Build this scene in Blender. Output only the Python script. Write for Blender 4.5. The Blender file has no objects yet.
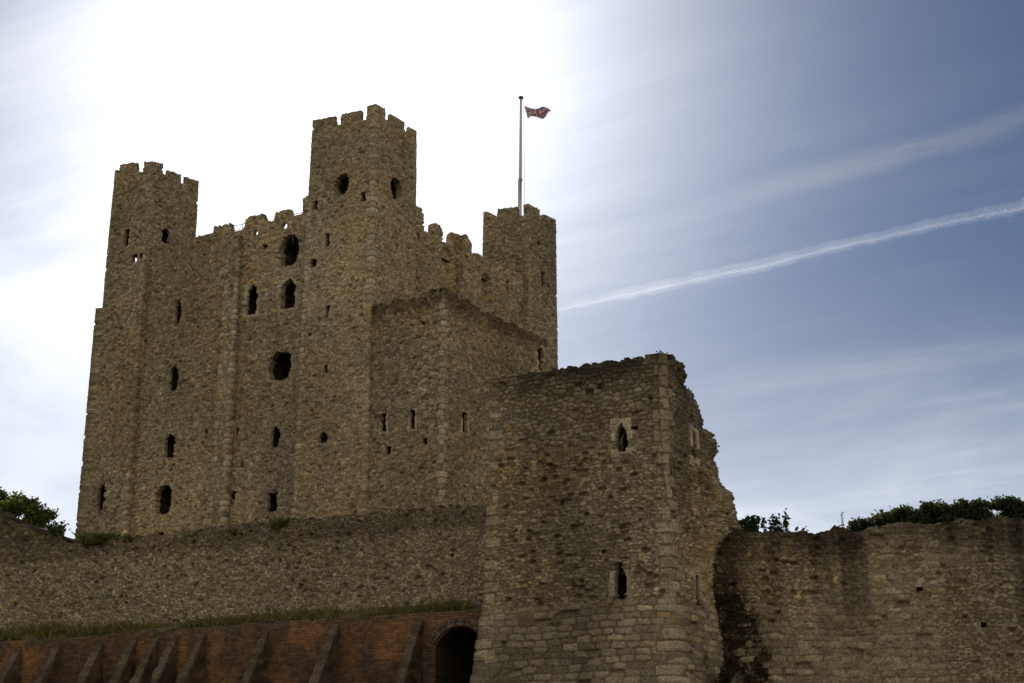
import bpy, math, random
import numpy as np

random.seed(4)
rng = np.random.default_rng(11)
SC = bpy.context.scene
COL = SC.collection
R = math.radians

# ------------------------------------------------------------------ camera
cam_d = bpy.data.cameras.new('camera')
cam = bpy.data.objects.new('camera', cam_d)
COL.objects.link(cam)
cam.location = (0, 0, 1.7)
cam.rotation_euler = (R(90 + 16.8), 0, 0)
cam_d.sensor_width = 36
cam_d.lens = 1560 / 1024 * 36
cam_d.clip_start = 0.1
cam_d.clip_end = 200000
SC.camera = cam

# ------------------------------------------------------------------ light
SUN_EL, SUN_AZ = R(27), R(-7)            # azimuth measured from +Y towards +X
world = bpy.data.worlds.new('World')
SC.world = world
world.use_nodes = True
wn, wl = world.node_tree.nodes, world.node_tree.links
wn.clear()
w_out = wn.new('ShaderNodeOutputWorld')
w_bg = wn.new('ShaderNodeBackground')
w_bg.inputs['Strength'].default_value = 0.05
sky = wn.new('ShaderNodeTexSky')
sky.sky_type = 'NISHITA'
sky.sun_disc = False
sky.sun_elevation = SUN_EL
sky.sun_rotation = SUN_AZ
sky.air_density = 1.0
sky.dust_density = 0.1
sky.ozone_density = 5.0
sky.altitude = 50


def wmath(op, a, b=None, clamp=False):
    n = wn.new('ShaderNodeMath')
    n.operation = op
    n.use_clamp = clamp
    for i, v in enumerate((a, b)):
        if v is None:
            continue
        if isinstance(v, (int, float)):
            n.inputs[i].default_value = v
        else:
            wl.new(v, n.inputs[i])
    return n.outputs[0]


def wrange(v, a, b, c=0.0, d=1.0):
    n = wn.new('ShaderNodeMapRange')
    n.interpolation_type = 'SMOOTHSTEP'
    wl.new(v, n.inputs[0])
    for i, x in enumerate((a, b, c, d)):
        n.inputs[i + 1].default_value = x
    return n.outputs[0]


tc = wn.new('ShaderNodeTexCoord')
sep = wn.new('ShaderNodeSeparateXYZ')
wl.new(tc.outputs['Generated'], sep.inputs[0])
zc = wmath('MAXIMUM', sep.outputs[2], 0.03)
zc = wmath('ADD', zc, 0.08)
px_ = wmath('DIVIDE', sep.outputs[0], zc)
py_ = wmath('DIVIDE', sep.outputs[1], zc)
comb = wn.new('ShaderNodeCombineXYZ')
wl.new(px_, comb.inputs[0])
wl.new(py_, comb.inputs[1])


def wnoise(rot, scl, scale, detail, rough, dist=0.0):
    m = wn.new('ShaderNodeMapping')
    m.inputs['Rotation'].default_value = (0, 0, rot)
    wl.new(comb.outputs[0], m.inputs[0])
    m2 = wn.new('ShaderNodeMapping')
    m2.inputs['Scale'].default_value = scl
    wl.new(m.outputs[0], m2.inputs[0])
    m = m2
    n = wn.new('ShaderNodeTexNoise')
    n.inputs['Scale'].default_value = scale
    n.inputs['Detail'].default_value = detail
    n.inputs['Roughness'].default_value = rough
    n.inputs['Distortion'].default_value = dist
    wl.new(m.outputs[0], n.inputs['Vector'])
    return n.outputs['Fac']


# thin cirrus: streaks lying along one direction of the cloud layer
streak = wnoise(R(32), (0.40, 2.2, 1), 1.6, 11, 0.68, 0.35)
broad = wnoise(0.4, (1, 1, 1), 0.55, 4, 0.5)
cir = wmath('MULTIPLY', wrange(streak, 0.42, 0.80), wrange(broad, 0.36, 0.66))
cir = wmath('MULTIPLY', cir, 0.5)
# low stratus bank towards the horizon, thicker to the left
low = wrange(sep.outputs[2], 0.36, 0.12)
lft = wmath('MULTIPLY', wrange(sep.outputs[0], 0.05, -0.30), wrange(sep.outputs[2], 0.49, 0.28))
low = wmath('MAXIMUM', low, wmath('MULTIPLY', lft, .78))
bm = wn.new('ShaderNodeMapping')
bm.inputs['Scale'].default_value = (1, 1, 2.6)
bm.inputs['Rotation'].default_value = (0, R(-14), 0)
bm.inputs['Location'].default_value = (.35, .0, .2)
wl.new(tc.outputs['Generated'], bm.inputs[0])
bn = wn.new('ShaderNodeTexNoise')
bn.inputs['Scale'].default_value = 5.0
bn.inputs['Detail'].default_value = 7
bn.inputs['Roughness'].default_value = .52
bn.inputs['Distortion'].default_value = .5
wl.new(bm.outputs[0], bn.inputs['Vector'])
bank = bn.outputs['Fac']
bank = wmath('MULTIPLY', wrange(bank, 0.34, 0.68, 0.58, 1.0), low)
# one broad, faint wisp lying alongside the vapour trail
WA, WB = (0.294, 2.054), (0.642, 1.792)
wdx, wdy = WB[0] - WA[0], WB[1] - WA[1]
wln = math.hypot(wdx, wdy)
qd = wmath('ADD', wmath('MULTIPLY', wmath('SUBTRACT', px_, WA[0]), -wdy / wln), wmath('MULTIPLY', wmath('SUBTRACT', py_, WA[1]), wdx / wln))
ql = wmath('ADD', wmath('MULTIPLY', wmath('SUBTRACT', px_, WA[0]), wdx / wln), wmath('MULTIPLY', wmath('SUBTRACT', py_, WA[1]), wdy / wln))
wisp = wmath('MULTIPLY', wrange(wmath('ABSOLUTE', wmath('ADD', qd, wmath('MULTIPLY', wmath('SUBTRACT', bn.outputs['Fac'], .5), .12))), .062, 0.0), wrange(ql, -.15, .30))
wisp = wmath('MULTIPLY', wisp, wrange(wnoise(R(34), (.5, 2.2, 1), 6.0, 11, .70, .4), .32, .70, .03, .42))
cir = wmath('MAXIMUM', cir, wisp)
cov = wmath('ADD', cir, wmath('MULTIPLY', bank, 0.78), clamp=True)
# ice haze scatters the sun forward
sdir = wn.new('ShaderNodeVectorMath')
sdir.operation = 'DOT_PRODUCT'
nrm = wn.new('ShaderNodeVectorMath')
nrm.operation = 'NORMALIZE'
wl.new(tc.outputs['Generated'], nrm.inputs[0])
wl.new(nrm.outputs[0], sdir.inputs[0])
sdir.inputs[1].default_value = (math.cos(SUN_EL) * math.sin(SUN_AZ), math.cos(SUN_EL) * math.cos(SUN_AZ), math.sin(SUN_EL))
dotc = wmath('MAXIMUM', sdir.outputs['Value'], 0.0)
HALO_A, HALO_N = 20.0, 70.0
halo = wmath('MULTIPLY', wmath('POWER', dotc, HALO_N), HALO_A)
halo = wmath('ADD', halo, wmath('MULTIPLY', wmath('POWER', dotc, 27.0), 9.0))
halo = wmath('MULTIPLY', halo, wrange(wmath('ADD', streak, broad), 0.6, 1.3, 0.88, 1.12))
# a cloud scatters the sky's own light, whitened
bw = wn.new('ShaderNodeRGBToBW')
wl.new(sky.outputs[0], bw.inputs[0])
cl_l = wmath('ADD', wmath('MULTIPLY', bw.outputs[0], 0.9), wmath('ADD', wmath('MULTIPLY', halo, .3), wmath('ADD', wmath('MULTIPLY', low, 16.5), 3.5)))


def wrgb(v, k):
    n = wn.new('ShaderNodeCombineColor')
    for i in range(3):
        if isinstance(v, (int, float)):
            n.inputs[i].default_value = v * k[i]
        else:
            wl.new(wmath('MULTIPLY', v, k[i]), n.inputs[i])
    return n.outputs[0]


def wmix(f, a, b, blend='MIX'):
    n = wn.new('ShaderNodeMix')
    n.data_type = 'RGBA'
    n.blend_type = blend
    if isinstance(f, (int, float)):
        n.inputs[0].default_value = f
    else:
        wl.new(f, n.inputs[0])
    wl.new(a, n.inputs[6])
    wl.new(b, n.inputs[7])
    return n.outputs[2]


skytint = wmix(1.0, sky.outputs[0], wrgb(1.0, (.80, .75, .83)), 'MULTIPLY')
skyc = wmix(cov, skytint, wrgb(cl_l, (.97, 1.0, 1.06)))
skyc = wmix(1.0, skyc, wrgb(halo, (1.0, .995, .97)), 'ADD')
# unseen broken cumulus added behind the camera to fill the shaded walls
fill_cloud = wmath('MULTIPLY', wrange(wnoise(1.1, (1, 1, 1), 1.3, 6, 0.55, 0.4), 0.36, 0.56), wrange(sep.outputs[1], 0.05, -0.35))
fill_cloud = wmath('MULTIPLY', fill_cloud, wrange(sep.outputs[0], -0.7, 0.7, 0.62, 1.0))  # added fill weighted to the right, lifting the north faces
FILL_CLOUD = 27.0
skyc = wmix(wmath('MULTIPLY', fill_cloud, .9), skyc, wrgb(FILL_CLOUD, (1.0, .94, .84)))
wl.new(skyc, w_bg.inputs['Color'])
wl.new(w_bg.outputs[0], w_out.inputs['Surface'])

sun_d = bpy.data.lights.new('sun', 'SUN')
sun_d.energy = 4.5
sun_d.angle = R(0.5)
sun_d.color = (1.0, 0.95, 0.86)
sun = bpy.data.objects.new('sun', sun_d)
COL.objects.link(sun)
sun.rotation_euler = (R(90) - SUN_EL, 0, R(180) - SUN_AZ)   # shines from behind the castle
sun.location = (0, 0, 80)

vs = SC.view_settings
vs.view_transform = 'Standard'
vs.look = 'None'
vs.exposure = 0.0
vs.gamma = 1.0
vs.use_curve_mapping = False


# ------------------------------------------------------------------ numeric noise
def hsh(i, j, k):
    i = np.asarray(i).astype(np.int64)
    j = np.asarray(j).astype(np.int64)
    h = (i * 374761393 + j * 668265263 + int(k) * 2246822519) & 0xFFFFFFFF
    h = ((h ^ (h >> 13)) * 1274126177) & 0xFFFFFFFF
    h = ((h ^ (h >> 16)) * 2246822519) & 0xFFFFFFFF
    h = h ^ (h >> 15)
    return (h & 0xFFFFFF) / float(0x1000000)


def sstep(a, b, x):
    t = np.clip((x - a) / (b - a), 0, 1)
    return t * t * (3 - 2 * t)


def vnoise(x, y, k):
    xi, yi = np.floor(x), np.floor(y)
    fx, fy = x - xi, y - yi
    fx, fy = fx * fx * (3 - 2 * fx), fy * fy * (3 - 2 * fy)
    a, b = hsh(xi, yi, k), hsh(xi + 1, yi, k)
    c, d = hsh(xi, yi + 1, k), hsh(xi + 1, yi + 1, k)
    return (a * (1 - fx) + b * fx) * (1 - fy) + (c * (1 - fx) + d * fx) * fy


def fbm(x, y, k, o=4):
    s, a, t = 0, 1.0, 0
    for q in range(o):
        s = s + a * vnoise(x * 2 ** q + 17.3 * q, y * 2 ** q - 9.1 * q, k + q)
        t += a
        a *= 0.5
    return s / t


def worley(S, Z, w, h, jx, jz, pn, k):
    """jittered courses of stones: joint measure and two random numbers per stone"""
    zz = Z / h
    j0 = np.floor(zz)
    f1 = np.full(S.shape, 9.0)
    f2 = np.full(S.shape, 9.0)
    r1 = np.zeros(S.shape)
    r2 = np.zeros(S.shape)
    for dj in (-1, 0, 1):
        j = j0 + dj
        sx = S / w + hsh(j, 0, k + 5) * 3.7
        i0 = np.floor(sx)
        for di in (-1, 0, 1):
            i = i0 + di
            ax = np.abs(sx - (i + .5 + jx * (hsh(i, j, k + 1) - .5)))
            az = np.abs(zz - (j + .5 + jz * (hsh(i, j, k + 2) - .5)))
            d = (ax ** pn + az ** pn) ** (1 / pn)
            near = d < f1
            f2 = np.where(near, f1, np.minimum(f2, d))
            r1 = np.where(near, hsh(i, j, k + 3), r1)
            r2 = np.where(near, hsh(i, j, k + 4), r2)
            f1 = np.where(near, d, f1)
    return f2 - f1, r1, r2


BROWN = np.array((0.262, 0.188, 0.094))
OCHRE = np.array((0.275, 0.192, 0.088))
GREY = np.array((0.268, 0.216, 0.138))
PALE = np.array((0.420, 0.350, 0.225))
MORTAR = np.array((0.120, 0.086, 0.048))
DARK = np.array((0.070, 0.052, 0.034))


def lerp(a, b, t):
    t = np.asarray(t)[..., None]
    return a * (1 - t) + b * t


def rubble(S, Z, w=.34, h=.20, amp=.07, pits=.035, k=1, grey=.3, ochre=.35, tone=1.0, jz=.75, pn=2.4, jx=.8, contrast=1.0):
    wS = S + .06 * (fbm(S * 1.7, Z * 1.7, k + 31, 2) - .5)
    wZ = Z + .16 * (fbm(S * .5, Z * .9, k + 41, 3) - .5)
    g, r1, r2 = worley(wS, wZ, w, h, jx, jz, pn, k)
    dome = sstep(0.0, .30, g)
    big = fbm(S * .22, Z * .30, k + 51, 4)
    med = fbm(S * .9, Z * .9, k + 61, 3)
    disp = amp * (dome - 1) + .05 * (r1 - .5) * dome + .10 * (big - .5) + .06 * (med - .5)
    lost = r2 < pits * (.6 + 1.4 * sstep(.42, .62, med))
    disp = disp - np.where(lost, .14 * sstep(.02, .22, g), 0)
    c = lerp(BROWN, GREY, np.clip((hsh(np.floor(r1 * 9999), np.floor(r2 * 9999), 3) < grey) * 1.0, 0, 1))
    c = lerp(c, OCHRE, np.clip(ochre * sstep(.45, .65, fbm(S * .35, Z * .25, k + 71, 3)) + .25 * (r2 > .8), 0, 1))
    v = 1 + contrast * ((r1 - .5) * .70 + (r2 > .92) * .40)
    c = c * v[..., None]
    m = 1 - sstep(.03, .17, g)
    c = lerp(c, (MORTAR + 0 * c) * (.45 + 1.1 * fbm(S * 1.3, Z * 1.6, k + 91, 3))[..., None], m * .68)
    c = lerp(c, c.mean(axis=-1, keepdims=True) * np.array((1.27, 1.0, .61)), sstep(.46, .62, fbm(S * .20, Z * .26, k + 85, 4)) * .8)
    st = .64 + .72 * fbm(S * .28, Z * .16, k + 81, 4)
    c = c * (st * tone * (1 + .30 * (hsh(np.floor(S * 31), np.floor(Z * 37), k + 9) - .5)))[..., None]
    return disp, c


def ashlar(S, Z, k=7, tone=1.0):
    return rubble(S, Z, w=.46, h=.19, amp=.045, pits=.035, k=k, grey=.75, ochre=.1, tone=tone, jz=.30, jx=.55, pn=3.6)


# ------------------------------------------------------------------ mesh builders
def new_obj(name, verts, faces_arr, mat, parent=None, cols=None, sz=None, smooth=True, loc=None):
    me = bpy.data.meshes.new(name)
    V = np.asarray(verts, dtype=np.float32).reshape(-1, 3)
    if isinstance(faces_arr, list) and np.ndim(faces_arr[0]) == 2:
        F4 = [np.asarray(f, dtype=np.int32) for f in faces_arr]
        loops = np.concatenate([f.ravel() for f in F4])
        tot = np.concatenate([np.full(len(f), f.shape[1], np.int32) for f in F4])
    else:
        f = np.asarray(faces_arr, dtype=np.int32)
        loops = f.ravel()
        tot = np.full(len(f), f.shape[1], np.int32)
    used, inv = np.unique(loops, return_inverse=True)
    V = V[used]
    loops = inv.astype(np.int32)
    start = np.concatenate(([0], np.cumsum(tot)[:-1])).astype(np.int32)
    me.vertices.add(len(V))
    me.vertices.foreach_set('co', V.ravel())
    me.loops.add(len(loops))
    me.loops.foreach_set('vertex_index', loops)
    me.polygons.add(len(tot))
    me.polygons.foreach_set('loop_start', start)
    me.polygons.foreach_set('loop_total', tot)
    me.polygons.foreach_set('use_smooth', np.full(len(tot), smooth))
    if cols is not None:
        c = np.ones((len(V), 4), np.float32)
        c[:, :3] = np.asarray(cols, dtype=np.float32).reshape(-1, 3)[used]
        a = me.color_attributes.new('stone', 'FLOAT_COLOR', 'POINT')
        a.data.foreach_set('color', c.ravel())
    if sz is not None:
        a = me.attributes.new('sz', 'FLOAT_VECTOR', 'POINT')
        a.data.foreach_set('vector', np.asarray(sz, dtype=np.float32).reshape(-1, 3)[used].ravel())
    me.update(calc_edges=True)
    me.validate()
    me.materials.append(mat)
    o = bpy.data.objects.new(name, me)
    COL.objects.link(o)
    if parent is not None:
        o.parent = parent
    if loc is not None:
        o.location = loc
    return o


def tag(o, label=None, cat=None, group=None, kind=None):
    for k_, v in (('label', label), ('category', cat), ('group', group), ('kind', kind)):
        if v:
            o[k_] = v
    return o


def empty(name, loc=(0, 0, 0)):
    o = bpy.data.objects.new(name, None)
    COL.objects.link(o)
    o.location = loc
    return o


def op_mask(o, dS, Z):
    """points inside an opening; o = dict(z, w, h, shape)"""
    a = dS / (o['w'] / 2)
    b = (Z - o['z']) / (o['h'] / 2)
    n = fbm(dS * 3.1 + o['z'], Z * 3.1, 91, 3) - .5
    sh = o.get('shape', 'slit')
    if sh == 'ragged':
        return (np.abs(a) ** 2.6 + np.abs(b) ** 2.8) < 1 + .85 * n
    if sh == 'arch':
        top = np.sqrt(np.clip(1 - a * a, 0, 1)) * o['w'] / o['h']
        return (np.abs(a) < 1 + .5 * n) & (b > -1) & (b < 1 - o['w'] / o['h'] + top + .4 * n)
    if sh == 'segment':
        rise = o['rise'] / (o['h'] / 2)
        return (np.abs(a) < 1) & (b > -1) & (b < 1 - rise * a * a)
    if sh == 'lancet':
        t = np.clip((b - .15) / .85, 0, 1)
        return (np.abs(a) < (1 - t ** 1.7) * (.85 + .35 * (b > -.7) * (1 - t)) + .3 * n) & (np.abs(b) < 1)
    return (np.abs(a) < 1 + .45 * n) & (np.abs(b) < 1 + .3 * n)


def masonry(name, path, closed, z0, zf, z1, res, mat, parent, style, thick=.7, top=None, ops=(), extra=None,
            quoins=(), fine=None, zin=None, cap=None, win_name='window', org=(0, 0, 0), part_mat=None, col_extra=None, corner=.35, void=None):
    """A stone wall wrapped round a plan: path corners run left to right seen from outside.
    fine: per-segment flags (False = coarse columns); zf: below it the rows are coarse."""
    P = np.array(path, float)
    n = len(P)
    nseg = n if closed else n - 1
    seg_len = [np.linalg.norm(P[(i + 1) % n] - P[i]) for i in range(nseg)]
    seg_d = [(P[(i + 1) % n] - P[i]) / seg_len[i] for i in range(nseg)]
    seg_n = [np.array((d[1], -d[0])) for d in seg_d]
    starts = np.concatenate(([0], np.cumsum(seg_len)))
    bx, nx, ss, sg = [], [], [], []
    for i in range(nseg):
        r_ = res if (fine is None or fine[i]) else .5
        m = max(2, int(round(seg_len[i] / r_)))
        for q in range(m):
            nn = seg_n[i]
            if q == 0 and (closed or i > 0):
                pn_ = seg_n[i - 1]
                b = pn_ + nn
                nn = b / max(.3, np.dot(b, nn))
            bx.append(P[i] + seg_d[i] * seg_len[i] * q / m)
            nx.append(nn)
            ss.append(starts[i] + seg_len[i] * q / m)
            sg.append(i)
    if not closed:
        bx.append(P[-1]); nx.append(seg_n[-1]); ss.append(starts[-1]); sg.append(nseg - 1)
    bx, nx, ss, sg = np.array(bx), np.array(nx), np.array(ss), np.array(sg)
    nc = len(bx)
    zr = np.arange(zf, z1 + res * .5, res)
    if zf > z0:
        nlow = max(1, int((zf - z0) / .5))
        zr = np.concatenate((np.linspace(z0, zf, nlow + 1)[:-1], zr))
    nr = len(zr)
    S, Z = np.meshgrid(ss, zr)
    disp, colr = style(S, Z)
    cs = [starts[i] for i in range(0 if closed else 1, nseg)]
    if cs:
        per = starts[-1] if closed else 1e9
        dc = np.min([np.minimum(np.abs(ss - c), per - np.abs(ss - c)) for c in cs], axis=0)
        disp = disp * (corner + (1 - corner) * sstep(0, .5, dc))[None, :]
    for sq in quoins:                                    # dressed corner blocks (s, zmin, zmax, strength)
        s_, qa, qb, stg = sq[:4]
        qs = sq[4] if len(sq) > 4 else 1.0
        course = np.floor(Z / .32)
        wd = np.where(course % 2 == 0, .42, .26) + .10 * (hsh(course, 3, 5) - .5)
        wd = wd * qs
        dd = np.abs(S - s_)
        if closed:
            dd = np.minimum(dd, starts[-1] - dd)
        inn = (dd < wd) & (Z > qa) & (Z < qb)
        jt = np.minimum(np.abs((Z / .32) % 1 - .5) * -1 + .5, (wd - dd) / .32)
        on = inn & (hsh(course, np.sign(S - s_) + 4, 9) < .25 + .6 * stg)
        qcol = lerp(PALE * .92 + 0 * colr, OCHRE + 0 * colr, hsh(course, 8, 2) * .7) * (.75 + .5 * hsh(course, 1, 7))[..., None]
        blk = lerp(MORTAR + 0 * colr, qcol, sstep(.02, .12, jt))
        colr = np.where(on[..., None], lerp(colr, blk, np.full(S.shape, stg)), colr)
        disp = np.where(on, .02 - .04 * (jt < .08) + .03 * (hsh(course, 2, 6) - .5), disp)
    if extra is not None:
        disp = disp + extra(S, Z, sg[None, :] + 0 * S)
    if col_extra is not None:
        colr = col_extra(S, Z, colr)
    for o in ops:
        if 'pale' in o:                                  # dressed surround of an opening
            so = starts[o['seg']] + o['t']
            big = dict(o, w=o['w'] + 2 * o['pale'], h=o['h'] + 1.3 * o['pale'], shape='slit')
            ins = op_mask(big, S - so, Z)
            cz = np.floor(Z / .24 + .3)
            left = np.sign(S - so)
            pc = (PALE + 0 * colr) * (.62 + .55 * hsh(cz, left + 3, 12))[..., None]
            pc = lerp(pc, OCHRE + 0 * colr, hsh(cz, left + 3, 22) * .5)
            keepf = hsh(cz, left + 3, 77) < o.get('keep', .85)
            ins = ins & keepf
            colr = np.where(ins[..., None], pc, colr)
            disp = np.where(ins, .025 - .02 * (np.abs((Z / .24 + .3) % 1 - .5) > .43), disp)
    front = np.empty((nr, nc, 3))
    front[..., 0] = bx[None, :, 0] + nx[None, :, 0] * disp
    front[..., 1] = bx[None, :, 1] + nx[None, :, 1] * disp
    front[..., 2] = Z + .25 * (disp - disp.mean()) * 0
    inner = np.empty((nr, nc, 3))
    inner[..., 0] = bx[None, :, 0] - nx[None, :, 0] * thick
    inner[..., 1] = bx[None, :, 1] - nx[None, :, 1] * thick
    inner[..., 2] = Z
    nq = nc if closed else nc - 1
    cn = np.arange(nq)
    c2 = (cn + 1) % nc
    s_next = np.where(c2 == 0, starts[-1], ss[c2])
    Sc = np.broadcast_to(((ss[cn] + s_next) / 2)[None, :], (nr - 1, nq))
    Zc = np.broadcast_to(((zr[1:] + zr[:-1]) / 2)[:, None], (nr - 1, nq))
    cls = np.zeros((nr - 1, nq), int)
    for q, o in enumerate(ops):
        so = starts[o['seg']] + o['t']
        m = op_mask(o, Sc - so, Zc) & (cls == 0)
        cls[m] = 1 if o.get('through') else q + 10
    if top is not None:
        cls[Zc > top(Sc, Zc)] = 1
    if void is not None:
        cls[void(Sc, Zc)] = 1
    idx = np.arange(nr * nc).reshape(nr, nc)
    off = nr * nc
    r_i, q_i = np.nonzero(cls == 0)
    faces = [np.stack((idx[r_i, q_i], idx[r_i, c2[q_i]], idx[r_i + 1, c2[q_i]], idx[r_i + 1, q_i]), 1)]
    if zin is not None:
        r_i, q_i = np.nonzero((cls == 0) & (Zc > zin))
        faces.append(off + np.stack((idx[r_i, q_i], idx[r_i + 1, q_i], idx[r_i + 1, c2[q_i]], idx[r_i, c2[q_i]]), 1))
    solid = cls != 1
    up = np.vstack((solid[1:], np.zeros((1, nq), bool)))
    for a_, b_ in ((solid, up),):                        # horizontal borders
        r_i, q_i = np.nonzero(a_ & ~b_)
        A, B = idx[r_i + 1, q_i], idx[r_i + 1, c2[q_i]]
        faces.append(np.stack((A, B, B + off, A + off), 1))
        r_i, q_i = np.nonzero(~a_[:-1] & a_[1:])
        A, B = idx[r_i + 1, q_i], idx[r_i + 1, c2[q_i]]
        faces.append(np.stack((A, B, B + off, A + off), 1))
    if closed:
        prev = np.roll(solid, 1, axis=1)
        r_i, q_i = np.nonzero(solid != prev)
    else:
        prev = np.hstack((np.zeros((nr - 1, 1), bool), solid[:, :-1]))
        r_i, q_i = np.nonzero(solid != prev)
    A, B = idx[r_i, q_i], idx[r_i + 1, q_i]
    faces.append(np.stack((A, B, B + off, A + off), 1))
    if not closed:
        r_i = np.nonzero(solid[:, -1])[0]
        A, B = idx[r_i, nc - 1], idx[r_i + 1, nc - 1]
        faces.append(np.stack((A, B, B + off, A + off), 1))
    allv = np.concatenate((front.reshape(-1, 3), inner.reshape(-1, 3))) - np.array(org)
    inner_c = colr
    allc = np.concatenate((colr.reshape(-1, 3), inner_c.reshape(-1, 3)))
    szv = np.stack((S, Z, disp), -1).reshape(-1, 3)
    szv = np.concatenate((szv, szv))
    F = np.concatenate([f for f in faces if len(f)])
    fl = [F]
    if cap is not None and closed:
        cz = cap
        base = len(allv)
        capv = []
        for i in range(n):
            b1 = seg_n[i - 1] + seg_n[i]
            b1 = b1 / max(.3, np.dot(b1, seg_n[i]))
            q_ = P[i] - b1 * thick
            capv.append((q_[0], q_[1], cz))
        capv = np.array(capv) - np.array(org)
        allv = np.concatenate((allv, capv))
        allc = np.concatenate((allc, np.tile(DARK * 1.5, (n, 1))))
        szv = np.concatenate((szv, np.zeros((n, 3))))
        fl.append((base + np.arange(n))[None, :])
    ob = new_obj(name, allv, fl, mat, parent, allc, szv)
    for q, o in enumerate(ops):
        if o.get('through'):
            continue
        mk = cls == q + 10
        if not mk.any():
            continue
        dp = o.get('depth', 1.5)                         # thin jamb, then an embrasure widening inwards
        d1, kk = o.get('jamb', .22 if o['w'] < .9 else .4), o.get('splay', 1.9 if o['w'] < .9 else 1.45)
        i = o['seg']
        mid = front.copy()
        mid[..., 0] -= nx[None, :, 0] * d1
        mid[..., 1] -= nx[None, :, 1] * d1
        along = (S - starts[i] - o['t']) * kk + o['t']
        r_i, q_i = np.nonzero(mk)
        dmin = min(0.0, float(disp[r_i, q_i].min()), float(disp[r_i + 1, c2[q_i]].min()))
        layers = []
        for dq_ in (d1 + .10 - dmin, dp - dmin):
            dl = np.empty((nr, nc, 3))
            dl[..., 0] = P[i][0] + seg_d[i][0] * along - seg_n[i][0] * dq_
            dl[..., 1] = P[i][1] + seg_d[i][1] * along - seg_n[i][1] * dq_
            dl[..., 2] = o['z'] + (Z - o['z']) * (1 + (kk - 1) * .6)
            layers.append(dl.reshape(-1, 3))
        wf = []
        r_i, q_i = np.nonzero(mk)
        wf.append(3 * off + np.stack((idx[r_i, q_i], idx[r_i, c2[q_i]], idx[r_i + 1, c2[q_i]], idx[r_i + 1, q_i]), 1))
        mp = np.pad(mk, 1)
        for dr, dq in ((0, -1), (0, 1), (-1, 0), (1, 0)):
            nb = mp[1 + dr:1 + dr + nr - 1, 1 + dq:1 + dq + nq]
            r_i, q_i = np.nonzero(mk & ~nb)
            if dq == -1:
                A, B = idx[r_i, q_i], idx[r_i + 1, q_i]
            elif dq == 1:
                A, B = idx[r_i, c2[q_i]], idx[r_i + 1, c2[q_i]]
            elif dr == -1:
                A, B = idx[r_i, q_i], idx[r_i, c2[q_i]]
            else:
                A, B = idx[r_i + 1, q_i], idx[r_i + 1, c2[q_i]]
            wf.append(np.stack((A, B, B + off, A + off), 1))
            wf.append(off + np.stack((A, B, B + off, A + off), 1))
            wf.append(2 * off + np.stack((A, B, B + off, A + off), 1))
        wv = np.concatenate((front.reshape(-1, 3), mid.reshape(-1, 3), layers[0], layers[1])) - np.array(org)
        wc = np.concatenate((colr.reshape(-1, 3), colr.reshape(-1, 3), colr.reshape(-1, 3) * 0 + DARK, colr.reshape(-1, 3) * 0 + DARK))  # room behind each opening coloured dark, its inner shade put into the colour
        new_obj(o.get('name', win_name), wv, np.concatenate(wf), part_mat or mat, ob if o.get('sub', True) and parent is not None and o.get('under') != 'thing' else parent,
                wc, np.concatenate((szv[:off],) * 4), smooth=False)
    return ob


def prof(pts, rough=.10, k=3, step=.16):
    """parapet outline: linear through (s, z) points, broken by missing stones"""
    xs = np.array([p[0] for p in pts])
    zs = np.array([p[1] for p in pts])
    o = np.argsort(xs, kind='stable')
    xs, zs = xs[o], zs[o]

    def f(S, Z):
        b = np.interp(S, xs, zs)
        return b + rough * (fbm(S * 2.6, S * 0, k, 3) - .55) + rough * .7 * (hsh(np.floor(S / step), 0, k) - .5)
    return f


def tube(pts, radii, sides=8, cap=True):
    pts = [np.array(p, float) for p in pts]
    V, F = [], []
    for i, p in enumerate(pts):
        t = pts[min(i + 1, len(pts) - 1)] - pts[max(i - 1, 0)]
        t = t / (np.linalg.norm(t) + 1e-9)
        a = np.cross(t, (0, 0, 1.0))
        if np.linalg.norm(a) < 1e-3:
            a = np.array((1.0, 0, 0))
        a /= np.linalg.norm(a)
        b = np.cross(t, a)
        for s in range(sides):
            an = 2 * math.pi * s / sides
            V.append(p + radii[i] * (math.cos(an) * a + math.sin(an) * b))
    for i in range(len(pts) - 1):
        for s in range(sides):
            s2 = (s + 1) % sides
            F.append((i * sides + s, i * sides + s2, (i + 1) * sides + s2, (i + 1) * sides + s))
    if cap:                                            # close the ends with quads to a centre vertex
        for e in (0, len(pts) - 1):
            c = len(V)
            V.append(pts[e])
            for s in range(0, sides, 2):
                F.append((e * sides + s, e * sides + (s + 1) % sides, e * sides + (s + 2) % sides, c))
    return V, F


def join(parts):
    V, F = [], []
    for v, f in parts:
        o = len(V)
        V += list(v)
        F += [tuple(i + o for i in q) for q in f]
    return V, F


# ------------------------------------------------------------------ materials
def mat_new(name):
    m = bpy.data.materials.new(name)
    m.use_nodes = True
    nt = m.node_tree
    b = nt.nodes['Principled BSDF']
    b.inputs['Roughness'].default_value = .95
    b.inputs['Specular IOR Level'].default_value = .15
    return m, nt, b


def node(nt, typ, **kw):
    n = nt.nodes.new(typ)
    for k_, v in kw.items():
        n.inputs[k_].default_value = v
    return n


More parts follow.
